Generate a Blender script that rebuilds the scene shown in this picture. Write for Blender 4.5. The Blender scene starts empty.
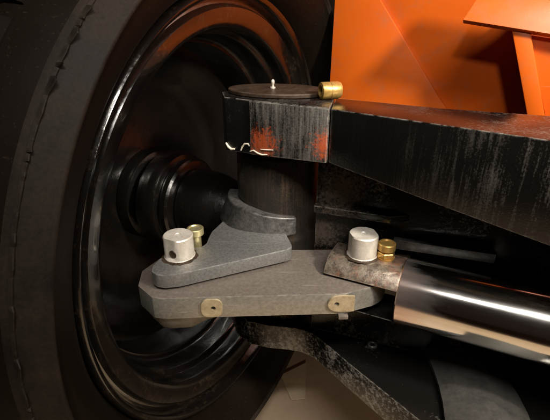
import bpy, bmesh, math, random
from mathutils import Vector, Matrix
from math import radians as R, sin, cos, pi
random.seed(7)
scene = bpy.context.scene
COL = scene.collection

# ------------------------------------------------------------------ camera, world, lamps, exposure
CAMZ = 0.888
cam = bpy.data.cameras.new('camera')
cam.sensor_width = 36.0
cam.lens = 36.0 * 440.0 / 550.0
cam.clip_start = 0.01
cam.clip_end = 60.0
camo = bpy.data.objects.new('camera', cam)
camo.location = (0, 0, CAMZ)
camo.rotation_euler = (R(90 - 25), 0, 0)
COL.objects.link(camo)
scene.camera = camo

world = bpy.data.worlds.new('World')
scene.world = world
world.use_nodes = True
bgn = world.node_tree.nodes['Background']
bgn.inputs['Color'].default_value = (1.0, 0.60, 0.44, 1)
bgn.inputs['Strength'].default_value = 0.012


def lamp(name, kind, loc, target, energy, color, size=0.1, size_y=None, spot=None, blend=0.5):
    d = bpy.data.lights.new(name, kind)
    d.energy = energy
    d.color = color
    if kind == 'AREA':
        d.shape = 'RECTANGLE' if size_y else 'DISK'
        d.size = size
        if size_y:
            d.size_y = size_y
    else:
        d.shadow_soft_size = size
    if spot:
        d.spot_size = R(spot)
        d.spot_blend = blend
    o = bpy.data.objects.new(name, d)
    o.location = loc
    o.rotation_euler = (Vector(target) - Vector(loc)).to_track_quat('-Z', 'Y').to_euler()
    COL.objects.link(o)
    return o


lamp('work_lamp', 'SPOT', (0.86, -0.12, 1.44), (0.20, 0.80, 0.78), 122, (1.0, 0.92, 0.81), 0.08, spot=58, blend=0.9)
lamp('strip_light', 'AREA', (0.55, -0.58, 2.3), (0.42, 0.60, 0.60), 14, (1.0, 0.95, 0.87), 1.7, 0.07).data.spread = R(90)
lamp('panel_fill', 'SPOT', (-0.12, -0.60, 1.60), (0.40, 0.85, 0.86), 34, (1.0, 0.92, 0.82), 0.06, spot=17, blend=0.7)  # added fill without a visible source, lightens the bracket shadow on the orange panels
lamp('rod_floor_fill', 'SPOT', (0.85, -0.6, 2.6), (0.10, -0.03, 0.0), 420, (1.0, 0.87, 0.66), 0.10, spot=27, blend=0.3)  # added, unseen: brightens the front floor that the chrome rod mirrors
lamp('floor_fill', 'SPOT', (0.16, -0.45, 0.46), (0.12, 0.85, 0.02), 16, (1.0, 0.86, 0.66), 0.04, spot=28, blend=0.8)  # added low fill, unseen: brightens the floor behind the link

scene.view_settings.view_transform = 'Standard'
scene.view_settings.look = 'None'
scene.view_settings.exposure = 0.0
scene.view_settings.gamma = 1.0
scene.cycles.use_denoising = True
scene.cycles.max_bounces = 8
scene.cycles.sample_clamp_indirect = 4.0

# ------------------------------------------------------------------ helpers


def tag(o, label=None, cat=None, group=None, kind=None):
    if label: o['label'] = label
    if cat: o['category'] = cat
    if group: o['group'] = group
    if kind: o['kind'] = kind
    return o


def thing(name, label, cat, loc, rz=0, group=None):
    o = bpy.data.objects.new(name, None)
    o.empty_display_size = 0.03
    o.location = loc
    o.rotation_euler = (0, 0, rz)
    COL.objects.link(o)
    return tag(o, label, cat, group)


def link(name, bm, mat, parent=None, smooth=None, world_coords=True, matrix=None):
    """finish a bmesh as one object; geometry is written in world space and moved under its parent"""
    me = bpy.data.meshes.new(name)
    bmesh.ops.recalc_face_normals(bm, faces=bm.faces)
    bm.to_mesh(me)
    bm.free()
    o = bpy.data.objects.new(name, me)
    COL.objects.link(o)
    if mat: me.materials.append(mat)
    if matrix is not None:
        o.matrix_world = matrix
    if parent is not None:
        pm = parent_world(parent)
        o.parent = parent
        o.matrix_basis = pm.inverted() @ (matrix if matrix is not None else Matrix())
    if smooth is not None:
        for p in me.polygons: p.use_smooth = True
        try:
            me.set_sharp_from_angle(angle=R(smooth))
        except Exception:
            pass
    return o


def parent_world(o):
    m = o.matrix_basis.copy()
    if o.parent is not None:
        m = parent_world(o.parent) @ m
    return m


def bevel(bm, w, seg=2, ang=25):
    es = [e for e in bm.edges if len(e.link_faces) == 2 and e.calc_face_angle(0) > R(ang)]
    if es:
        bmesh.ops.bevel(bm, geom=es, offset=w, segments=seg, profile=0.6, affect='EDGES', clamp_overlap=True)
    return bm


def prism(poly, z0, z1, bev=0.002, seg=2, bm=None):
    bm2 = bmesh.new()
    vs = [bm2.verts.new((x, y, z0)) for x, y in poly]
    f = bm2.faces.new(vs)
    r = bmesh.ops.extrude_face_region(bm2, geom=[f])
    for v in r['geom']:
        if isinstance(v, bmesh.types.BMVert): v.co.z = z1
    bmesh.ops.recalc_face_normals(bm2, faces=bm2.faces)
    if bev: bevel(bm2, bev, seg)
    return bm2


def prism_pts(p_list, off, bev=0.002, seg=2):
    """polygon of 3D points extruded by the vector off"""
    bm = bmesh.new()
    vs = [bm.verts.new(p) for p in p_list]
    f = bm.faces.new(vs)
    r = bmesh.ops.extrude_face_region(bm, geom=[f])
    off = Vector(off)
    for v in r['geom']:
        if isinstance(v, bmesh.types.BMVert): v.co += off
    bmesh.ops.recalc_face_normals(bm, faces=bm.faces)
    if bev: bevel(bm, bev, seg)
    return bm


def lathe(profile, seg=64, closed=False, wob=None):
    """revolve (r, h) about local Z"""
    bm = bmesh.new()
    rings = []
    for (r, h) in profile:
        ring = []
        for k in range(seg):
            a = 2 * pi * k / seg
            rr = max(r, 1e-5)
            ring.append(bm.verts.new((rr * cos(a), rr * sin(a), h)))
        rings.append(ring)
    n = len(rings)
    for i in range(n if closed else n - 1):
        A, B = rings[i], rings[(i + 1) % n]
        for k in range(seg):
            bm.faces.new((A[k], A[(k + 1) % seg], B[(k + 1) % seg], B[k]))
    if not closed:
        if profile[0][0] > 1e-4: bm.faces.new(rings[0])
        if profile[-1][0] > 1e-4: bm.faces.new(list(reversed(rings[-1])))
        bmesh.ops.remove_doubles(bm, verts=bm.verts, dist=2e-5)
    return bm


def tube_path(pts, rad, seg=10):
    bm = bmesh.new()
    rings = []
    n = len(pts)
    for i, p in enumerate(pts):
        a = Vector(pts[max(i - 1, 0)]); b = Vector(pts[min(i + 1, n - 1)])
        d = (b - a).normalized()
        q = d.to_track_quat('Z', 'Y')
        r = rad[i] if isinstance(rad, (list, tuple)) else rad
        rings.append([bm.verts.new(Vector(p) + q @ Vector((r * cos(2 * pi * k / seg), r * sin(2 * pi * k / seg), 0))) for k in range(seg)])
    for i in range(n - 1):
        for k in range(seg):
            bm.faces.new((rings[i][k], rings[i][(k + 1) % seg], rings[i + 1][(k + 1) % seg], rings[i + 1][k]))
    bm.faces.new(list(reversed(rings[0])))
    bm.faces.new(rings[-1])
    return bm


def axis_matrix(origin, direction):
    q = Vector(direction).to_track_quat('Z', 'Y')
    return Matrix.Translation(origin) @ q.to_matrix().to_4x4()


def arc(cx, cy, r, a0, a1, n):
    return [(cx + r * cos(R(a0 + (a1 - a0) * k / n)), cy + r * sin(R(a0 + (a1 - a0) * k / n))) for k in range(n + 1)]


# ------------------------------------------------------------------ materials
class NT:
    def __init__(self, name):
        self.m = bpy.data.materials.new(name)
        self.m.use_nodes = True
        self.t = self.m.node_tree
        self.b = self.t.nodes['Principled BSDF']
        self.tc = self.t.nodes.new('ShaderNodeTexCoord')
        self.geo = None

    def n(self, typ, **kw):
        x = self.t.nodes.new(typ)
        for k, v in kw.items(): setattr(x, k, v)
        return x

    def l(self, a, b): self.t.links.new(a, b)

    def pos(self, scale=(1, 1, 1), rot=(0, 0, 0), world=False):
        mp = self.n('ShaderNodeMapping')
        mp.inputs['Scale'].default_value = scale
        mp.inputs['Rotation'].default_value = rot
        if world:
            if not self.geo: self.geo = self.n('ShaderNodeNewGeometry')
            self.l(self.geo.outputs['Position'], mp.inputs['Vector'])
        else:
            self.l(self.tc.outputs['Object'], mp.inputs['Vector'])
        return mp.outputs['Vector']

    def noise(self, scale, detail=6, rough=0.6, vec=None, dist=0.0):
        x = self.n('ShaderNodeTexNoise')
        x.inputs['Scale'].default_value = scale
        x.inputs['Detail'].default_value = detail
        x.inputs['Roughness'].default_value = rough
        x.inputs['Distortion'].default_value = dist
        self.l(vec if vec is not None else self.pos(), x.inputs['Vector'])
        return x.outputs['Fac']

    def ramp(self, fac, stops):
        x = self.n('ShaderNodeValToRGB')
        e = x.color_ramp.elements
        while len(e) < len(stops): e.new(0.5)
        for i, (p, c) in enumerate(stops):
            e[i].position = p
            e[i].color = (c, c, c, 1) if isinstance(c, (int, float)) else (*c, 1)
        self.l(fac, x.inputs['Fac'])
        return x.outputs['Color']

    def mix(self, fac, a, b, mode='MIX'):
        x = self.n('ShaderNodeMix', data_type='RGBA', blend_type=mode)
        for s, v in ((x.inputs[0], fac), (x.inputs[6], a), (x.inputs[7], b)):
            if isinstance(v, (int, float)):
                s.default_value = v if s.type == 'VALUE' else (v, v, v, 1)
            elif isinstance(v, tuple):
                s.default_value = (*v, 1)
            else:
                self.l(v, s)
        return x.outputs[2]

    def math(self, op, a, b=0.0):
        x = self.n('ShaderNodeMath', operation=op)
        for s, v in ((x.inputs[0], a), (x.inputs[1], b)):
            if isinstance(v, (int, float)): s.default_value = v
            else: self.l(v, s)
        return x.outputs[0]

    def set(self, **kw):
        for k, v in kw.items():
            s = self.b.inputs[k.replace('_', ' ')]
            if isinstance(v, (int, float)): s.default_value = v
            elif isinstance(v, tuple): s.default_value = (*v, 1) if len(v) == 3 else v
            else: self.l(v, s)
        return self

    def edge(self, nz, radius=0.003):
        bv = self.n('ShaderNodeBevel'); bv.samples = 4; bv.inputs['Radius'].default_value = radius
        if not self.geo: self.geo = self.n('ShaderNodeNewGeometry')
        d = self.n('ShaderNodeVectorMath', operation='DOT_PRODUCT')
        self.l(bv.outputs['Normal'], d.inputs[0]); self.l(self.geo.outputs['Normal'], d.inputs[1])
        e = self.math('SUBTRACT', 1.0, d.outputs['Value'])
        return self.math('MULTIPLY', self.ramp(e, [(0.01, 0), (0.12, 1)]), self.ramp(nz, [(0.40, 0), (0.60, 1)]))

    def bump(self, h, strength=0.3, dist=0.002):
        x = self.n('ShaderNodeBump')
        x.inputs['Strength'].default_value = strength
        x.inputs['Distance'].default_value = dist
        self.l(h, x.inputs['Height'])
        self.l(x.outputs['Normal'], self.b.inputs['Normal'])
        return self


def mat_black_paint(name, dust=(0.16, 0.14, 0.12), lo=0.52, hi=0.72, rough=0.22, streak=True, dustmax=0.6, base=(0.006, 0.0055, 0.005), orange=None, spots=None, gloss_xgrad=None, spotcol=(0.50, 0.085, 0.02), edge=0.7):
    t = NT(name)
    v = t.pos((1, 1, 0.06) if streak else (1, 1, 1), world=True)
    a = t.noise(230 if streak else 150, 6, 0.65, v)
    b = t.noise(14, 4, 0.6, t.pos((1, 1, 0.5), world=True))
    c = t.noise(420, 3, 0.6, t.pos(world=True))
    s = t.math('ADD', t.math('MULTIPLY', a, 0.5), t.math('MULTIPLY', b, 0.5))
    s = t.math('ADD', s, t.math('MULTIPLY', t.math('SUBTRACT', c, 0.5), 0.25))
    fac = t.math('MULTIPLY', t.ramp(s, [(lo, 0), (hi, 1)]), dustmax)
    if gloss_xgrad:
        if not t.geo: t.geo = t.n('ShaderNodeNewGeometry')
        sp = t.n('ShaderNodeSeparateXYZ'); t.l(t.geo.outputs['Position'], sp.inputs[0])
        mr = t.n('ShaderNodeMapRange'); mr.inputs['From Min'].default_value = gloss_xgrad[0]; mr.inputs['From Max'].default_value = gloss_xgrad[1]
        mr.inputs['To Min'].default_value = gloss_xgrad[2]
        t.l(t.math('ADD', sp.outputs['X'], t.math('MULTIPLY', t.math('SUBTRACT', b, 0.5), 0.15)), mr.inputs['Value'])
        fac = t.math('MULTIPLY', fac, mr.outputs[0])
    col = t.mix(fac, base, dust)
    for (sx, sy, sz, sr) in (spots or []):
        vm = t.n('ShaderNodeVectorMath', operation='DISTANCE')
        if not t.geo: t.geo = t.n('ShaderNodeNewGeometry')
        t.l(t.geo.outputs['Position'], vm.inputs[0]); vm.inputs[1].default_value = (sx, sy, sz)
        dd = t.math('ADD', t.math('DIVIDE', vm.outputs['Value'], sr), t.math('MULTIPLY', t.math('SUBTRACT', t.noise(190, 5, 0.75, t.pos(world=True)), 0.5), 3.2))
        col = t.mix(t.ramp(dd, [(0.35, 0.8), (1.2, 0)]), col, spotcol)
    if orange:
        o = t.noise(16, 3, 0.5, t.pos((1, 1, 0.6), world=True))
        of = t.math('MULTIPLY', t.ramp(o, [(orange[0], 0), (orange[0] + 0.06, 1)]), t.ramp(c, [(0.4, 0.3), (0.6, 1)]))
        col = t.mix(t.math('MULTIPLY', of, orange[1]), col, (0.42, 0.07, 0.015))
    if edge:
        col = t.mix(t.math('MULTIPLY', t.edge(t.noise(90, 5, 0.7, t.pos(world=True))), edge), col, (0.40, 0.37, 0.33))
    t.set(Base_Color=col, Roughness=t.math('ADD', t.math('MULTIPLY', fac, 0.55), t.math('ADD', rough, t.math('MULTIPLY', t.math('SUBTRACT', c, 0.5), 0.15))))
    t.bump(t.math('ADD', s, t.math('MULTIPLY', c, 0.15)), 0.35, 0.0015)
    return t.m


def mat_metal(name, c0, c1, rust=None, rough=0.5, metal=0.6, scale=60, rustlo=0.55, bump=0.25, scratches=True, grain=None, edge=0.0):
    t = NT(name)
    a = t.noise(scale, 8, 0.7, t.pos(grain) if grain else None)
    b = t.noise(scale * 6, 4, 0.7)
    f = t.math('ADD', t.math('MULTIPLY', a, 0.7), t.math('MULTIPLY', b, 0.3))
    col = t.mix(t.ramp(f, [(0.36, 0), (0.66, 1)]), c0, c1)
    mt = metal
    if rust:
        r = t.noise(scale * 0.35, 7, 0.7)
        rf = t.ramp(t.math('ADD', t.math('MULTIPLY', r, 0.75), t.math('MULTIPLY', b, 0.25)), [(rustlo, 0), (rustlo + 0.12, 1)])
        col = t.mix(rf, col, rust)
        mt = t.math('MULTIPLY', t.math('SUBTRACT', 1.0, rf), metal)
    if scratches:
        w = t.noise(90, 2, 0.5, t.pos((0.08, 1.6, 1.2), (0, 0, 0.6)))
        sf = t.ramp(w, [(0.68, 0), (0.72, 0.5)])
        col = t.mix(sf, col, tuple(min(1, 1.6 * x) for x in c1))
    if edge:
        col = t.mix(t.math('MULTIPLY', t.edge(t.noise(80, 5, 0.7)), edge), col, tuple(min(0.85, 1.9 * x) for x in c1))
    t.set(Base_Color=col, Metallic=mt, Roughness=t.math('ADD', rough - 0.12, t.math('MULTIPLY', f, 0.25)))
    t.bump(f, bump, 0.0012)
    return t.m


M = {}
M['beam'] = mat_black_paint('glossy_black_axle_paint', dust=(0.34, 0.31, 0.27), lo=0.50, hi=0.74, dustmax=0.5, gloss_xgrad=(0.15, 0.33, 0.02), rough=0.15)  # grey grows along X: gloss reflection on the beam's right part put into colour
M['block'] = mat_black_paint('black_block_paint', dust=(0.16, 0.14, 0.12), lo=0.5, hi=0.75, dustmax=0.45, rough=0.3, streak=False)
M['worn'] = mat_black_paint('worn_grimy_face', dust=(0.22, 0.20, 0.175), lo=0.40, hi=0.68, dustmax=0.75, rough=0.35, spots=[(-0.017, 0.645, 0.698, 0.027), (0.074, 0.600, 0.708, 0.025)])
M['web'] = mat_black_paint('greasy_black_web_paint', dust=(0.26, 0.21, 0.17), lo=0.54, hi=0.70, dustmax=0.6, streak=False, spots=[(0.10, 0.635, 0.625, 0.05), (0.075, 0.645, 0.545, 0.035)], spotcol=(0.10, 0.075, 0.058))
M['plate'] = mat_black_paint('black_lower_plate_paint', dust=(0.30, 0.28, 0.25), lo=0.60, hi=0.78, dustmax=0.5, streak=False, rough=0.16)
M['plate_edge'] = mat_black_paint('scuffed_lit_edge', dust=(0.40, 0.385, 0.355), lo=0.48, hi=0.62, dustmax=0.65, streak=False, rough=0.14)
M['lit_shape'] = mat_metal('lit_patch_grey', (0.022, 0.021, 0.019), (0.06, 0.056, 0.05), None, 0.65, 0.1, 40, bump=0.2, scratches=False)
M['boss'] = mat_black_paint('oily_dark_housing', dust=(0.16, 0.09, 0.045), lo=0.46, hi=0.70, dustmax=0.7, rough=0.2, base=(0.08, 0.07, 0.06))
M['boss'].node_tree.nodes['Principled BSDF'].inputs['Metallic'].default_value = 0.75
M['arm'] = mat_metal('grey_cast_steel', (0.21, 0.205, 0.195), (0.40, 0.392, 0.375), None, 0.44, 0.75, 260, bump=0.5, edge=0.8)
M['collar'] = mat_metal('scuffed_dark_steel', (0.04, 0.038, 0.036), (0.19, 0.18, 0.17), None, 0.36, 0.5, 90, bump=0.5, edge=0.7)
M['link'] = mat_metal('dusty_bare_steel', (0.12, 0.096, 0.079), (0.20, 0.168, 0.144), (0.12, 0.075, 0.05), 0.55, 0.3, 180, 0.58, bump=0.25, edge=0.8)
M['link_face'] = mat_metal('ground_steel_edge', (0.27, 0.252, 0.22), (0.46, 0.435, 0.385), None, 0.42, 0.7, 230, bump=0.3, grain=(0.8, 1, 1), edge=0.9)
M['tab'] = mat_metal('cream_zinc_plate', (0.34, 0.26, 0.155), (0.58, 0.475, 0.31), (0.20, 0.13, 0.07), 0.42, 0.4, 110, 0.60, bump=0.2, scratches=False)
M['pin'] = mat_metal('pale_machined_steel', (0.50, 0.45, 0.38), (0.76, 0.70, 0.61), (0.30, 0.23, 0.16), 0.4, 0.35, 70, 0.58, bump=0.12)
M['zinc'] = mat_metal('yellow_zinc_plating', (0.55, 0.47, 0.22), (0.75, 0.68, 0.40), None, 0.32, 0.8, 120, bump=0.12, scratches=False)
M['brass'] = mat_metal('aged_brass', (0.48, 0.28, 0.07), (0.72, 0.46, 0.15), None, 0.34, 0.65, 110, bump=0.12, scratches=False)
M['cap'] = mat_metal('brown_greasy_cap', (0.03, 0.02, 0.014), (0.10, 0.065, 0.043), None, 0.42, 0.4, 60, bump=0.2)
M['clevis'] = mat_metal('rusty_forged_steel', (0.05, 0.036, 0.028), (0.33, 0.27, 0.21), (0.17, 0.055, 0.025), 0.36, 0.5, 75, 0.50, bump=0.6, edge=0.8)
M['drip'] = mat_metal('cream_sealant', (0.62, 0.54, 0.42), (0.75, 0.68, 0.56), None, 0.6, 0.0, 150, bump=0.2, scratches=False)


def mat_chrome():
    t = NT('smeared_chrome')
    a = t.noise(40, 5, 0.6, t.pos((1, 1, 0.12)))
    b = t.noise(25, 6, 0.65)
    col = t.mix(t.ramp(b, [(0.5, 0), (0.72, 0.12)]), (0.90, 0.88, 0.85), (0.36, 0.24, 0.17))
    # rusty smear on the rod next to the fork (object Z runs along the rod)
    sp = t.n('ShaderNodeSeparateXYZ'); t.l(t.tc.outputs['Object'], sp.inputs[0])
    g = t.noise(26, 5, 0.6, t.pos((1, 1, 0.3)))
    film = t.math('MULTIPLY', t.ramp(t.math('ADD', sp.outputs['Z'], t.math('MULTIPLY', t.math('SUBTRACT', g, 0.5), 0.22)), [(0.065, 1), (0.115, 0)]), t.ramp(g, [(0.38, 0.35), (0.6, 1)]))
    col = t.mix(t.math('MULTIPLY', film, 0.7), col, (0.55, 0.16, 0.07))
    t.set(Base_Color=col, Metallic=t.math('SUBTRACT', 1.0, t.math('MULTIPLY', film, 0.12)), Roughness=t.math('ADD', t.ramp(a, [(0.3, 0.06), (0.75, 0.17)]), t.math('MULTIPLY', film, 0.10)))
    t.bump(a, 0.04, 0.001)
    return t.m


M['chrome'] = mat_chrome()


def mat_orange():
    t = NT('orange_chassis_paint')
    a = t.noise(5, 5, 0.6)
    b = t.noise(260, 3, 0.5)
    d = t.noise(28, 7, 0.7)
    col = t.mix(t.ramp(a, [(0.35, 0), (0.7, 1)]), (0.50, 0.082, 0.005), (0.57, 0.104, 0.007))
    col = t.mix(t.math('MULTIPLY', t.ramp(d, [(0.52, 0), (0.72, 1)]), 0.4), col, (0.26, 0.10, 0.045))
    sc = t.noise(60, 3, 0.6, t.pos((0.06, 0.06, 1.5), (0.3, 0.5, 0.2)))
    col = t.mix(t.ramp(sc, [(0.70, 0), (0.74, 0.35)]), col, (0.62, 0.30, 0.16))
    t.set(Base_Color=col, Roughness=t.math('ADD', 0.22, t.math('MULTIPLY', d, 0.22)))
    t.bump(t.math('ADD', t.math('MULTIPLY', b, 0.12), t.math('MULTIPLY', a, 0.6)), 0.25, 0.002)
    return t.m


M['orange'] = mat_orange()


def mat_rubber():
    t = NT('dusty_black_rubber')
    a = t.noise(18, 6, 0.65)
    b = t.noise(300, 3, 0.6)
    c = t.noise(900, 2, 0.5)
    col = t.mix(t.ramp(t.math('ADD', t.math('MULTIPLY', a, 0.7), t.math('MULTIPLY', b, 0.3)), [(0.35, 0), (0.7, 1)]), (0.0055, 0.004, 0.0028), (0.026, 0.0178, 0.0115))
    col = t.mix(t.ramp(b, [(0.76, 0), (0.80, 0.5)]), col, (0.30, 0.26, 0.2))
    t.set(Base_Color=col, Roughness=t.math('ADD', 0.55, t.math('MULTIPLY', a, 0.3)), Specular_IOR_Level=0.18)
    t.bump(t.math('ADD', a, t.math('ADD', t.math('MULTIPLY', b, 0.3), t.math('MULTIPLY', c, 0.2))), 0.3, 0.0015)
    return t.m


M['rubber'] = mat_rubber()


def mat_bead_shade():
    t = NT('oily_bead_shade_rubber')
    a = t.noise(14, 5, 0.6)
    b = t.noise(240, 3, 0.6)
    col = t.mix(t.ramp(b, [(0.62, 0), (0.8, 0.5)]), (0.006, 0.0035, 0.002), (0.05, 0.035, 0.022))
    t.set(Base_Color=col, Roughness=t.math('ADD', 0.38, t.math('MULTIPLY', a, 0.3)), Specular_IOR_Level=0.14)
    t.bump(t.math('ADD', a, t.math('MULTIPLY', b, 0.2)), 0.3, 0.0015)
    return t.m


M['bead_shade_rubber'] = mat_bead_shade()


def mat_rim(name, amt, rough=0.14, spec=1.0):
    t = NT(name)
    # object Z is the wheel axis
    a = t.noise(13, 7, 0.7)
    b = t.noise(190, 5, 0.7)
    g = t.noise(30, 5, 0.65, t.pos((0.35, 0.35, 4)))
    s = t.math('ADD', t.math('MULTIPLY', a, 0.4), t.math('ADD', t.math('MULTIPLY', g, 0.3), t.math('MULTIPLY', b, 0.3)))
    rust = t.ramp(s, [(0.53, 0), (0.68, 1)])
    col = t.mix(t.math('MULTIPLY', rust, amt), (0.0045, 0.0035, 0.003), (0.10, 0.065, 0.035))
    t.set(Base_Color=col, Roughness=t.math('ADD', rough, t.math('MULTIPLY', rust, 0.25)))
    t.set(Specular_IOR_Level=spec, Coat_Weight=0.7 * spec, Coat_Roughness=0.06)
    t.bump(t.math('ADD', t.math('MULTIPLY', t.noise(9, 3, 0.5), 2.0), t.math('MULTIPLY', s, 0.35)), 0.6, 0.004)
    return t.m


M['rim'] = mat_rim('worn_black_rim_enamel', 0.45)
M['hub'] = mat_rim('greasy_black_hub_enamel', 0.03, 0.22, 0.35)


def mat_floor():
    t = NT('tan_shop_floor')
    a = t.noise(4, 7, 0.65)
    b = t.noise(130, 4, 0.7)
    c = t.noise(16, 6, 0.7)
    col = t.mix(t.ramp(a, [(0.3, 0), (0.7, 1)]), (0.22, 0.155, 0.10), (0.36, 0.265, 0.175))
    col = t.mix(t.ramp(c, [(0.55, 0), (0.75, 0.6)]), col, (0.20, 0.14, 0.09))
    col = t.mix(t.math('MULTIPLY', b, 0.3), col, (0.5, 0.4, 0.3))
    t.set(Base_Color=col, Roughness=0.55)
    t.bump(t.math('ADD', b, c), 0.15, 0.002)
    return t.m


M['floor'] = mat_floor()
M['mark'] = mat_metal('pale_floor_tone', (0.34, 0.27, 0.185), (0.46, 0.37, 0.26), (0.27, 0.20, 0.13), 0.5, 0.0, 14, 0.6, scratches=False)

# ------------------------------------------------------------------ shared positions (metres, z = 0 is the floor)
AZ = R(-26)
N = Vector((cos(AZ), sin(AZ), 0))              # axle direction, pointing inboard
EH = Vector((-sin(AZ), cos(AZ), 0))            # along the machine, away from the viewer
W = Vector((-0.070, 0.770, 0.525))             # centre of the rim lip circle
K = Vector((0.010, 0.737))                     # king pin axis in plan

# ------------------------------------------------------------------ floor
bm = bmesh.new()
bmesh.ops.create_grid(bm, x_segments=8, y_segments=8, size=8)
fl = link('floor', bm, M['floor'])
tag(fl, kind='structure')
bm = prism([(0.015, 0.865), (0.085, 0.91), (0.075, 0.79), (0.04, 0.785)], 0.004, 0.006, 0)  # flat pale four-sided patch on the floor
link('pale_mark', bm, M['mark'], fl)

# ------------------------------------------------------------------ orange chassis
P0 = Vector((0.124, 1.0, 0))
UX = Vector((0.8988, -0.4384, 0))
UN = Vector((-0.4384, -0.8988, 0))              # towards the viewer


def pan(u, z, out=0.0):
    return P0 + UX * u + UN * out + Vector((0, 0, z))


ch = thing('chassis', 'bright orange painted steel chassis panel behind the black axle beam', 'chassis', (0.4, 0.9, 0))
bm = prism_pts([pan(0.0, 0.52, -0.012), pan(1.1, 0.52, -0.012), pan(1.1, 1.5, -0.012), pan(0.0, 1.5, -0.012)], UN * -0.02, 0.003)
link('back_panel', bm, M['orange'], ch, 40)
bm = prism_pts([pan(-0.005, 0.53), pan(0.40, 0.53), pan(0.2323, 0.714), pan(0.092, 0.897), pan(-0.13, 1.19), pan(-0.005, 1.19)][:4] + [pan(0.0, 1.017), ], UN * -0.0115, 0.001)
link('gusset_panel', bm, M['orange'], ch, 40)
# bracket: sloping top plate carried by an upright flange
bm = prism_pts([pan(0.260, 0.866, 0.125), pan(0.62, 0.815, 0.125), pan(0.64, 0.900, 0.090), pan(0.292, 0.935, 0.085)], UN * -0.014 + Vector((0, 0, -0.006)), 0.002)
br = link('bracket_plate', bm, M['orange'], ch, 40)
bm = prism_pts([pan(0.334, 0.852, 0.115), pan(0.392, 0.700, 0.115), pan(0.392, 0.700, -0.01), pan(0.334, 0.88, -0.01)], UX * 0.026, 0.003)
link('bracket_rib', bm, M['orange'], ch, 40)
bm = prism_pts([pan(0.361, 0.845, 0.100), pan(0.419, 0.700, 0.100), pan(0.62, 0.70, 0.100), pan(0.62, 0.81, 0.100)], UN * -0.012, 0.002)
link('bracket_web', bm, M['orange'], ch, 40)

# ------------------------------------------------------------------ wheel: tyre, rim, hub bolts
wm = axis_matrix(W, N)                          # local Z = inboard
wh = thing('wheel', 'large black tyre on worn black steel rim seen from its inner side', 'wheel', (W.x - 0.15 * N.x, W.y - 0.15 * N.y, 0))
tyre_prof = [(0.378, -0.030), (0.388, -0.012), (0.394, 0.004), (0.403, 0.020), (0.417, 0.035), (0.432, 0.046), (0.447, 0.0545), (0.457, 0.0585),
             (0.4595, 0.0630), (0.4625, 0.0645), (0.4655, 0.0630), (0.467, 0.0585), (0.474, 0.055), (0.481, 0.048), (0.487, 0.040),
             (0.491, 0.030), (0.496, 0.015), (0.502, -0.005), (0.508, -0.04), (0.509, -0.10), (0.509, -0.20), (0.508, -0.32), (0.500, -0.345),
             (0.47, -0.37), (0.42, -0.36), (0.385, -0.32), (0.372, -0.30)]
bm = lathe(tyre_prof, 160, closed=False)
# drop the two end caps made by lathe (the tyre is open at the beads)
for f in [f for f in bm.faces if len(f.verts) > 4]: bm.faces.remove(f)
ty = link('tyre', bm, M['rubber'], wh, 60, matrix=wm)
ty.data.materials.append(M['bead_shade_rubber'])
for p in ty.data.polygons:
    c = p.center
    if (math.hypot(c.x, c.y) < 0.458 and c.z > -0.2) or c.z < 0.034: p.material_index = 1  # near-black bead band; on the tread, shade is put into the rubber colour
# tread lugs round the shoulder
NB = 44


def lug_mesh():
    bm = bmesh.new()
    pts = [(0.500, -0.018), (0.503, -0.105), (0.5150, -0.103), (0.5145, -0.040), (0.5065, -0.018)]
    h = 0.0265
    sk = 0.012
    L = []
    for sgn in (-1, 1):
        L.append([bm.verts.new((r, sgn * h + (sk if z < -0.05 else 0), z)) for r, z in pts])
    n = len(pts)
    for k in range(n):
        bm.faces.new((L[0][k], L[0][(k + 1) % n], L[1][(k + 1) % n], L[1][k]))
    bm.faces.new(L[0]); bm.faces.new(list(reversed(L[1])))
    bmesh.ops.recalc_face_normals(bm, faces=bm.faces)
    me = bpy.data.meshes.new('tread_block')
    bm.to_mesh(me); bm.free()
    me.materials.append(M['bead_shade_rubber'])
    return me


lug = lug_mesh()
for row, zoff, ph in ((0, 0.0, 0.0), (1, -0.118, 0.5), (2, -0.222, 0.0)):
    for k in range(NB):
        o = bpy.data.objects.new('tread_block', lug)
        COL.objects.link(o)
        o.parent = ty
        o.matrix_basis = Matrix.Rotation(2 * pi * (k + ph) / NB, 4, 'Z') @ Matrix.Translation((0, 0, zoff))
# ragged moulding flash along the shoulder
bm = bmesh.new()
NF = 2200
ctl = []
while len(ctl) < NF:
    n_ = random.choice([4, 6, 9, 14, 20])
    pk = random.choice([0.0004, 0.0006, 0.001, 0.0025, 0.0045, 0.007])
    sk_ = random.uniform(0.15, 0.85)
    for k in range(n_):
        u_ = k / n_
        ctl.append(0.0003 + pk * (u_ / sk_ if u_ < sk_ else (1 - u_) / (1 - sk_)))
hts = ctl[:NF]
ra, rb, rc, rd = [], [], [], []
for k in range(NF):
    a = 2 * pi * k / NF
    for L, r, z in ((ra, 0.4845, 0.0425), (rb, 0.4865 + 0.35 * hts[k], 0.0425 + hts[k]), (rc, 0.4875 + 0.35 * hts[k], 0.0418 + hts[k]), (rd, 0.4890, 0.0400)):
        L.append(bm.verts.new((r * cos(a), r * sin(a), z)))
for k in range(NF):
    j = (k + 1) % NF
    for A, B in ((ra, rb), (rb, rc), (rc, rd)): bm.faces.new((A[k], A[j], B[j], B[k]))
fo = link('rubber_flash', bm, M['rubber'], ty, matrix=wm)
tag(fo, kind='stuff')

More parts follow.
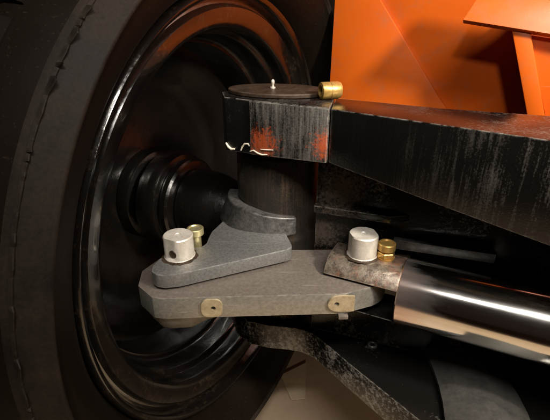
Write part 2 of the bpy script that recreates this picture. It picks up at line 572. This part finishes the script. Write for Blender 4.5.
rim_prof = [(0.379, -0.030), (0.3875, -0.010), (0.3905, 0.002), (0.3890, 0.009), (0.3850, 0.0115), (0.3800, 0.0095), (0.376, 0.003), (0.373, -0.008), (0.3695, -0.014),
            (0.366, -0.013), (0.363, -0.006), (0.360, -0.003), (0.352, -0.0045), (0.340, -0.008), (0.333, -0.0115), (0.3295, -0.0165), (0.328, -0.024), (0.327, -0.040),
            (0.325, -0.046), (0.320, -0.048), (0.317, -0.054), (0.315, -0.085), (0.312, -0.092), (0.305, -0.095), (0.302, -0.105), (0.300, -0.150), (0.300, -0.20), (0.31, -0.205), (0.31, -0.19)]
bm = lathe(rim_prof, 160)
for f in [f for f in bm.faces if len(f.verts) > 4]: bm.faces.remove(f)
ri = link('rim', bm, M['rim'], wh, 50, matrix=wm)
disc_prof = [(0.302, -0.165), (0.27, -0.175), (0.24, -0.205), (0.20, -0.225), (0.13, -0.225), (0.085, -0.220), (0.085, -0.235), (0.13, -0.240), (0.21, -0.240), (0.25, -0.218), (0.28, -0.19), (0.302, -0.18)]
bm = lathe(disc_prof, 128, closed=True)
link('rim_disc', bm, M['hub'], ri, 50, matrix=wm)

# ------------------------------------------------------------------ steering knuckle with hub and arm
kn = thing('steering_knuckle', 'dark oily steering knuckle with grey forged arm inside the wheel', 'knuckle', (K.x, K.y, 0.338))
kz = Matrix.Translation((K.x, K.y, 0))
bm = lathe([(0.060, 0.3385), (0.066, 0.341), (0.066, 0.38), (0.083, 0.385), (0.083, 0.660), (0.080, 0.664), (0.075, 0.666), (0.075, 0.6725), (0.06, 0.6735)], 72)
link('king_pin_housing', bm, M['boss'], kn, 40, matrix=Matrix.Translation((K.x + 0.006, K.y + 0.006, 0)))
hub_prof = [(0.03, -0.103), (0.070, -0.104), (0.084, -0.106), (0.088, -0.110), (0.0885, -0.120), (0.085, -0.125),
            (0.085, -0.128), (0.094, -0.131), (0.098, -0.137), (0.099, -0.165), (0.095, -0.172), (0.075, -0.176), (0.074, -0.188), (0.092, -0.196), (0.095, -0.202), (0.095, -0.219), (0.05, -0.219)]
bm = lathe(hub_prof, 96)
hb = link('hub', bm, M['hub'], kn, 35, matrix=wm)
bm = lathe([(0.050, 0.02), (0.056, -0.01), (0.066, -0.04), (0.070, -0.06), (0.070, -0.100), (0.060, -0.108)], 64)
link('spindle', bm, M['hub'], kn, 40, matrix=wm)
# arm
armp = [(-0.1786, 0.546), (-0.1765, 0.532), (-0.1685, 0.5245), (-0.156, 0.5215), (-0.136, 0.5255), (0.018, 0.5945), (0.0265, 0.6015), (0.0265, 0.611), (0.016, 0.656),
        (0.0, 0.68), (-0.02, 0.74), (-0.068, 0.765), (-0.0755, 0.745), (-0.093, 0.690), (-0.106, 0.655), (-0.1085, 0.634), (-0.1095, 0.615), (-0.116, 0.603), (-0.130, 0.600), (-0.150, 0.602), (-0.166, 0.585), (-0.174, 0.565)]
bm = prism(armp, 0.521, 0.543, 0.0022, 2)
arm = link('steering_arm', bm, M['arm'], kn, 40)
tag(arm, 'grey forged steering arm plate tapering to the pale pin')
# upstanding collar where the arm meets the housing
o_ = []
for k in range(25):
    t_ = k / 24
    rr = 0.096 - 0.0100 * max(0, (t_ - 0.55) / 0.45) ** 1.6
    o_ += [(K.x + rr * cos(R(168 + 120 * t_)), K.y + rr * sin(R(168 + 120 * t_)))]
i_ = arc(K.x, K.y, 0.0765, 287, 168, 24)
bm = prism(o_ + i_, 0.536, 0.580, 0.004, 3)
for v in bm.verts:
    if v.co.z > 0.57:
        t_ = (math.atan2(v.co.y - K.y, v.co.x - K.x) % (2 * pi) - R(172)) / R(120)
        v.co.z -= 0.012 * max(0, t_ - 0.5) / 0.5
for v in bm.verts:
    an = math.degrees(math.atan2(v.co.y - K.y, v.co.x - K.x)) % 360
    rr = math.hypot(v.co.x - K.x, v.co.y - K.y)
    if rr > 0.086 and v.co.z < 0.56:
        k_ = 1 + 0.16 * max(0, 1 - max(0, an - 215) / 30)
        v.co.x = K.x + (v.co.x - K.x) * k_; v.co.y = K.y + (v.co.y - K.y) * k_
link('arm_collar', bm, M['collar'], kn, 40)

# ------------------------------------------------------------------ steering axle
ax = thing('steering_axle', 'heavy black painted axle beam with dusty worn end block', 'axle', (0.15, 0.65, 0.283))
ZT = 0.761
blk = [(-0.0775, 0.679), (-0.0368, 0.6556), (0.0747, 0.600), (0.0905, 0.676), (0.088, 0.735), (0.06, 0.765), (0.0, 0.778), (-0.055, 0.765), (-0.086, 0.725)]
bm = prism(blk, 0.676, ZT, 0.0022, 2)
for v in bm.verts:
    if v.co.z < 0.69: v.co.z += 0.0065 * (v.co.x + 0.09) / 0.165
yb = link('yoke_block', bm, M['block'], ax, 40)
ff = Vector((0.0747 + 0.0368, 0.600 - 0.6556, 0)).normalized(); fn = Vector((ff.y, -ff.x, 0))
bl_, br_ = Vector((-0.0365, 0.6556, 0)), Vector((0.0735, 0.6006, 0))
bm = prism_pts([bl_ + Vector((0, 0, 0.6785)), br_ + Vector((0, 0, 0.6830)), br_ + Vector((0, 0, ZT - 0.001)), bl_ + Vector((0, 0, ZT - 0.001))], fn * 0.0030, 0.0008)
wf = link('worn_face', bm, M['worn'], ax, 40)
tag(wf, 'grimy worn face of the end block with orange overspray patches')
# beam, deepening towards the middle of the axle
front = [(0.0765, 0.6012), (0.196, 0.5155), (0.287, 0.449), (0.56, 0.252)]
back = [(0.093, 0.678), (0.226, 0.607), (0.353, 0.560), (0.66, 0.44)]
botz = [0.6825, 0.660, 0.645, 0.60]
bm = bmesh.new()
secs = []
for (fx, fy), (bx_, by_), bz in zip(front, back, botz):
    secs.append([bm.verts.new((fx, fy, ZT - 0.0015)), bm.verts.new((fx, fy, bz)), bm.verts.new((bx_, by_, bz)), bm.verts.new((bx_, by_, ZT - 0.0015))])
for A, B in zip(secs, secs[1:]):
    for k in range(4): bm.faces.new((A[k], B[k], B[(k + 1) % 4], A[(k + 1) % 4]))
bm.faces.new(secs[0]); bm.faces.new(list(reversed(secs[-1])))
bmesh.ops.recalc_face_normals(bm, faces=bm.faces)
bevel(bm, 0.002, 2, 30)
link('beam', bm, M['beam'], ax, 40)
# king pin cap and grease nipple
bm = lathe([(0.079, 0.0005), (0.0805, 0.0015), (0.0805, 0.0055), (0.079, 0.0068), (0.030, 0.0076), (0.0, 0.0078)], 96)
for v in bm.verts: v.co.y *= 0.62
kc = link('king_pin_cap', bm, M['cap'], ax, 35, matrix=Matrix.Translation((0.004, 0.712, ZT)) @ Matrix.Rotation(R(-12), 4, 'Z'))
nx, ny = -0.0035, 0.712
ZT -= 0.0045
bm = lathe([(0.0042, ZT + 0.0115), (0.0042, ZT + 0.0140), (0.002, ZT + 0.0145), (0.002, ZT + 0.0185), (0.0028, ZT + 0.0195), (0.0028, ZT + 0.0235), (0.0014, ZT + 0.0255), (0, ZT + 0.0257)], 20)
link('grease_nipple', bm, M['pin'], kc, 40, matrix=Matrix.Translation((nx, ny, 0)))
ZT += 0.0045
# cream sealant drips along the lower left edge of the block
def drip(pts, r): link('sealant_drip', tube_path(pts, [0.75 * x for x in r], 8), M['drip'], ax, 60)
def on_face(s, dz, o=0.001):
    a, b = Vector((-0.0775, 0.679, 0)), Vector((-0.0368, 0.6556, 0))
    c = Vector((0.0747, 0.600, 0))
    p = a.lerp(b, s) if s <= 1 else b.lerp(c, s - 1)
    o = o if s < 0.97 else o + 0.003
    return (p.x - 0.45 * o, p.y - 0.9 * o, 0.6775 + dz)
drip([on_face(0.0, 0.012), on_face(0.10, 0.006), on_face(0.22, 0.003), on_face(0.35, 0.0045)], [0.0018, 0.003, 0.0028, 0.0016])
drip([on_face(0.60, 0.004), on_face(0.66, 0.010), on_face(0.76, 0.0155), on_face(0.90, 0.0165), on_face(0.95, 0.013)], [0.0014, 0.0019, 0.0019, 0.0019, 0.0011])
drip([on_face(1.0, 0.006), on_face(1.05, 0.0085), on_face(1.11, 0.005), on_face(1.17, 0.0035), on_face(1.24, 0.005)], [0.001, 0.0015, 0.0018, 0.0018, 0.001])
drip([on_face(1.15, 0.012), on_face(1.24, 0.0125), on_face(1.32, 0.0135)], [0.0008, 0.0013, 0.0009])
# lower yoke plate
low = [(-0.075, 0.70), (-0.05, 0.674), (-0.012, 0.662), (0.0245, 0.657), (0.050, 0.651), (0.072, 0.637), (0.090, 0.614), (0.126, 0.563), (0.21, 0.453), (0.36, 0.262),
       (0.62, 0.30), (0.62, 0.62), (0.25, 0.78), (0.08, 0.83), (-0.02, 0.835), (-0.075, 0.79), (-0.09, 0.74)]
bm = prism(low, 0.283, 0.338, 0.0022, 2)
lpo = link('lower_plate', bm, M['plate'], ax, 40)
lpo.data.materials.append(M['plate_edge'])
for p in lpo.data.polygons:
    if abs(p.normal.z) < 0.75: p.material_index = 1  # sides greyer than the top: scuffs, with the lit glints painted in
# upright web between beam and lower plate
wd_ = Vector((cos(R(-20)), sin(R(-20)), 0)); wn_ = Vector((-sin(R(-20)), cos(R(-20)), 0))
w0 = Vector((0.066, 0.652, 0))
q = [w0 + Vector((0, 0, .3385)), w0 + wd_ * 0.55 + Vector((0, 0, .3385)), w0 + wd_ * 0.55 + Vector((0, 0, .5875)), w0 + wd_ * 0.30 + Vector((0, 0, .634)), w0 + wd_ * 0.10 + Vector((0, 0, .662)), w0 + Vector((0, 0, .675))]
bm = prism_pts([p + wn_ * 0.004 for p in q], wn_ * 0.02, 0.0015)
link('web', bm, M['web'], ax, 40)
bm = prism_pts([w0 - wn_ * 0.012 + Vector((0, 0, .585)), w0 - wn_ * 0.012 + wd_ * 0.12 + Vector((0, 0, .585)), w0 + wn_ * 0.005 + wd_ * 0.15 + Vector((0, 0, .585)), w0 + wn_ * 0.005 + Vector((0, 0, .585))], (0, 0, 0.012), 0.002)
link('ledge', bm, M['web'], ax, 40)
# flat bar behind the rod
bm = prism_pts([(0.182, 0.594, 0.545), (0.315, 0.540, 0.551), (0.315, 0.540, 0.566), (0.182, 0.594, 0.561)], (0.004, 0.010, 0), 0.0015)
link('flat_bar', bm, M['collar'], ax, 40)
# raised grey shape added to stand for a lit patch of the dusty lower plate
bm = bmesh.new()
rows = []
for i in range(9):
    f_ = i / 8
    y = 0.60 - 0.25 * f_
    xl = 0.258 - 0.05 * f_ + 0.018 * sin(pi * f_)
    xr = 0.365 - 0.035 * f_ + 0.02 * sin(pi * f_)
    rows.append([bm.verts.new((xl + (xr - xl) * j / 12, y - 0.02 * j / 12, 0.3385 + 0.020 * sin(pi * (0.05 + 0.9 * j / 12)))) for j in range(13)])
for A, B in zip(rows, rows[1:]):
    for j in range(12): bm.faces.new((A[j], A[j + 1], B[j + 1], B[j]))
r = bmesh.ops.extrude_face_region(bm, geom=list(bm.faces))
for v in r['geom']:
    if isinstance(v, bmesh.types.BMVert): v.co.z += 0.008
lit_shape = link('lit_patch', bm, M['lit_shape'], ax, 50)
tag(lit_shape, 'dim grey raised shape standing for a lit patch of dusty plate below the chrome rod')
# small threaded ring on the lower plate
bm = lathe([(0.0045, 0.3385), (0.0045, 0.342), (0.0055, 0.343), (0.0075, 0.343), (0.0085, 0.342), (0.0085, 0.3385)], 24, closed=True)
link('threaded_ring', bm, M['collar'], ax, 40, matrix=Matrix.Translation((0.173, 0.607, 0)))

# ------------------------------------------------------------------ brass fitting on the cap
bd = Vector((0.93, 0.28, 0.0)).normalized()
bo = Vector((0.0690, 0.6580, ZT + 0.0128))
bf = thing('brass_fitting', 'small brass hose fitting lying on the edge of the axle block', 'fitting', (bo.x, bo.y, ZT + 0.011))
bmx = axis_matrix(bo - bd * 0.002, bd)
bm = lathe([(0.0075, 0.004), (0.0075, -0.0005), (0.0085, -0.001), (0.0118, 0.0), (0.0125, 0.0015), (0.0125, 0.012), (0.0121, 0.0125), (0.0121, 0.0135), (0.0126, 0.014), (0.0127, 0.026), (0.0112, 0.030), (0.008, 0.0315), (0.0, 0.032)], 40)
link('fitting_body', bm, M['brass'], bf, 35, matrix=bmx)
bm = lathe([(0.0072, 0.0035), (0.0, 0.0033)], 24)
link('fitting_bore', bm, M['cap'], bf, 35, matrix=bmx)

# ------------------------------------------------------------------ steering link
PIN1 = Vector((-0.144, 0.575, 0.543))
PIN2 = Vector((0.133, 0.581, 0.542))
lk = thing('steering_link', 'flat dusty bare steel link bar between arm and cylinder rod', 'link bar', (0, 0.575, 0.476))
lp = [(-0.200, 0.536), (-0.173, 0.508), (-0.158, 0.5045), (-0.10, 0.508), (0.05, 0.5145), (0.10, 0.5165)]
lp += arc(PIN2.x - 0.012, PIN2.y, 0.052, -72, 60, 16) + [(0.10, 0.641), (0.02, 0.640), (-0.12, 0.634), (-0.185, 0.615), (-0.205, 0.575)]
bm = prism(lp, 0.4805, 0.516, 0.0012, 2)
bar = link('bar', bm, M['link'], lk, 40)
bar.data.materials.append(M['link_face'])
for p in bar.data.polygons:
    if p.normal.z < 0.6: p.material_index = 1
bm = bmesh.new()
top_ = [(-0.198, 0.538), (-0.172, 0.5105), (-0.157, 0.507), (-0.120, 0.509), (-0.070, 0.5115), (-0.045, 0.56), (-0.07, 0.62), (-0.13, 0.630), (-0.18, 0.61), (-0.20, 0.575)]
bot_ = [(-0.188, 0.545), (-0.168, 0.524), (-0.155, 0.520), (-0.125, 0.522), (-0.100, 0.530), (-0.085, 0.565), (-0.10, 0.60), (-0.13, 0.615), (-0.17, 0.60), (-0.19, 0.575)]
ta = [bm.verts.new((x, y, 0.482)) for x, y in top_]
tb = [bm.verts.new((x, y, 0.450 + 0.012 * (1 if k in (4, 5) else 0))) for k, (x, y) in enumerate(bot_)]
for k in range(10):
    bm.faces.new((ta[k], ta[(k + 1) % 10], tb[(k + 1) % 10], tb[k]))
bm.faces.new(ta); bm.faces.new(list(reversed(tb)))
bmesh.ops.recalc_face_normals(bm, faces=bm.faces)
bevel(bm, 0.003, 2, 20)
link('pivot_boss', bm, M['link_face'], lk, 40)


def keeper(name, x, w, h, z, round_left, hole_x):
    """small plate on the bar's front face, round at one end, with a hole"""
    y = 0.5045 + 0.044 * (x + 0.16) * 1.0
    y = 0.508 + (x + 0.10) * 0.0433
    c = Vector((x, y, z))
    ux = Vector((0.999, 0.043, 0)); un = Vector((0.043, -0.999, 0))
    hr = 0.0036
    n = 32
    outer, inner = [], []
    for k in range(n):
        a = 2 * pi * k / n
        ca, sa = cos(a), sin(a)
        m = max(abs(ca) / (w / 2), abs(sa) / (h / 2))
        px, pz = ca / m, sa / m
        if (px < 0) == round_left or round_left == 2:
            ee = 3.2 if round_left == 2 else 2.2
            m2 = (abs(ca / (w / 2)) ** ee + abs(sa / (h / 2)) ** ee) ** (1 / ee)
            px, pz = ca / m2, sa / m2
        outer.append((px, pz)); inner.append((hole_x + hr * ca, hr * sa))
    bm = bmesh.new()
    def ring(L, o): return [bm.verts.new(c + ux * p + un * o + Vector((0, 0, q))) for p, q in L]
    of, ob, if_, ib = ring(outer, 0.004), ring(outer, 0.0004), ring(inner, 0.004), ring(inner, 0.0004)
    for k in range(n):
        j = (k + 1) % n
        bm.faces.new((of[k], of[j], if_[j], if_[k])); bm.faces.new((ob[k], ob[j], of[j], of[k]))
        bm.faces.new((if_[k], if_[j], ib[j], ib[k]))
    o = link(name, bm, M['tab'], lk, 30)
    bm = lathe([(0.0035, 0), (0.0, 0)], 20)
    link('bolt_hole', bm, M['beam'], o, matrix=axis_matrix(c + ux * hole_x + un * 0.0012, un))
    return o


keeper('keeper_plate', -0.0895, 0.030, 0.029, 0.4990, 2, 0.002)
keeper('keeper_plate', 0.0945, 0.038, 0.0265, 0.5005, True, -0.0065)
bm = prism([(0.092, 0.511), (0.106, 0.5115), (0.106, 0.525), (0.092, 0.525)], 0.474, 0.4802, 0.0012)
link('keeper_foot', bm, M['link'], lk, 40)


# ------------------------------------------------------------------ pins and their retaining bolts
def link_pin(loc, rot, label):
    t = thing('link_pin', label, 'pin', loc, rot, 'link pins')
    m = Matrix.Translation(loc) @ Matrix.Rotation(rot, 4, 'Z')
    r = 0.0222
    prof = [(r + 0.0012, 0.0005), (r + 0.0012, 0.002), (r, 0.003), (r, 0.0062), (r, 0.0352), (r - 0.0014, 0.0368), (0.0048, 0.0369), (0.0040, 0.0360), (0.0, 0.0352)]
    bm = lathe(prof, 64)
    # machined flat on the side
    for v in bm.verts:
        if v.co.z > 0.006 and v.co.x < -0.0190: v.co.x = -0.0190
        if v.co.z > 0.004 and v.co.x > 0.0200: v.co.x = 0.0200
    link('pin_body', bm, M['pin'], t, 35, matrix=m)
    n_ = 40
    bm = bmesh.new()
    rs = [random.uniform(0.0255, 0.0285) for k in range(n_)]
    A = [bm.verts.new((0.0228 * cos(2 * pi * k / n_), 0.0228 * sin(2 * pi * k / n_), 0.0024)) for k in range(n_)]
    B = [bm.verts.new((rs[k] * cos(2 * pi * k / n_), rs[k] * sin(2 * pi * k / n_), 0.0003)) for k in range(n_)]
    for k in range(n_): bm.faces.new((A[k], A[(k + 1) % n_], B[(k + 1) % n_], B[k]))
    link('grease_ring', bm, M['cap'], t, 60, matrix=m)
    # cross hole: a dark disc, the shade of the bore put into its colour
    bm = lathe([(0.0064, 0.0003), (0.0058, 0.0010), (0.0050, 0.0006), (0.0, 0.0004)], 24)
    d = Matrix.Translation((-0.0188, -0.003, 0.0135)) @ Vector((-1, 0.0, 0)).to_track_quat('Z', 'Y').to_matrix().to_4x4()
    link('cross_hole_shade', bm, M['cap'], t, 40, matrix=m @ d)
    return t


def ret_bolt(loc, rot, h, label, mat, washer=True):
    t = thing('retaining_bolt', label, 'bolt', loc, rot, 'retaining bolts')
    m = Matrix.Translation(loc) @ Matrix.Rotation(rot, 4, 'Z')
    bm = lathe([(0.0135, 0.0005), (0.0135, 0.003), (0.0085, 0.0032), (0.0, 0.0032)], 32)
    link('washer', bm, mat, t, 35, matrix=m)
    bm = lathe([(0.0125, 0.0032), (0.0134, 0.004), (0.0134, 0.0105), (0.0120, 0.0118), (0.0, 0.0118)], 6)
    link('nut', bm, mat, t, 30, matrix=m)
    bm = lathe([(0.0085, 0.0118), (0.0085, h - 0.012), (0.0125, h - 0.0115), (0.0133, h - 0.0105), (0.0133, h - 0.001), (0.0122, h), (0.0100, h), (0.0090, h - 0.0015), (0.0, h - 0.0015)], 32)
    link('bolt_head', bm, mat, t, 35, matrix=m)
    return t


link_pin(PIN1, R(64), 'pale stubby steel pin with side hole standing on the grey steering arm')
ret_bolt(Vector((-0.1265, 0.6190, 0.5185)), 0.3, 0.050, 'yellow zinc bolt behind the pale pin, in the notch of the grey steering arm', M['zinc'])
link_pin(PIN2, R(190), 'pale stubby steel pin standing on the rusty clevis of the chrome rod')
ret_bolt(Vector((0.1670, 0.5725, 0.5415)), 0.1, 0.026, 'brassy bolt right beside the pale pin on the rusty rod clevis', M['brass'])

# ------------------------------------------------------------------ steering cylinder rod
RC = Vector((PIN2.x, PIN2.y, 0.497))             # axis point under pin 2
rm = axis_matrix(RC, N)
cy = thing('steering_cylinder', 'polished chrome cylinder rod with rusty forked end, running to the right', 'cylinder', (0.3, 0.5, 0.447))
bm = lathe([(0.0, 0.064), (0.0485, 0.064), (0.050, 0.0655), (0.050, 0.55), (0.0, 0.55)], 96)
link('rod', bm, M['chrome'], cy, 35, matrix=rm)
# barrel gland far to the right
bm = lathe([(0.0505, 0.46), (0.066, 0.462), (0.068, 0.466), (0.068, 0.60), (0.0, 0.60)], 72)
link('gland', bm, M['beam'], cy, 35, matrix=rm)


def fork(z_lo, z_hi, a0, a1, name, mat):
    """slice of the round rod between two heights, running past the pin"""
    bm = bmesh.new()
    prof = []
    r = 0.0495
    def hw(z): return math.sqrt(max(r * r - (z - RC.z) ** 2, 1e-6))
    zs = [z_lo + (z_hi - z_lo) * k / 8 for k in range(9)]
    side = [(hw(z), z) for z in zs]
    prof = side + [(-x, z) for x, z in reversed(side)]
    rings = []
    side_v = Vector((N.y, -N.x, 0))              # towards the viewer
    for s in (a0, a1):
        rings.append([bm.verts.new(Vector((RC.x, RC.y, 0)) + N * s + side_v * x + Vector((0, 0, z))) for x, z in prof])
    n = len(prof)
    for k in range(n):
        bm.faces.new((rings[0][k], rings[0][(k + 1) % n], rings[1][(k + 1) % n], rings[1][k]))
    bm.faces.new(rings[0]); bm.faces.new(list(reversed(rings[1])))
    bmesh.ops.recalc_face_normals(bm, faces=bm.faces)
    bevel(bm, 0.0015, 2, 45)
    return link(name, bm, mat, cy, 40)


fork(0.5205, 0.542, -0.046, 0.0645, 'fork_tine', M['clevis'])
fork(0.4515, 0.4605, -0.046, 0.0645, 'fork_tine', M['beam'])
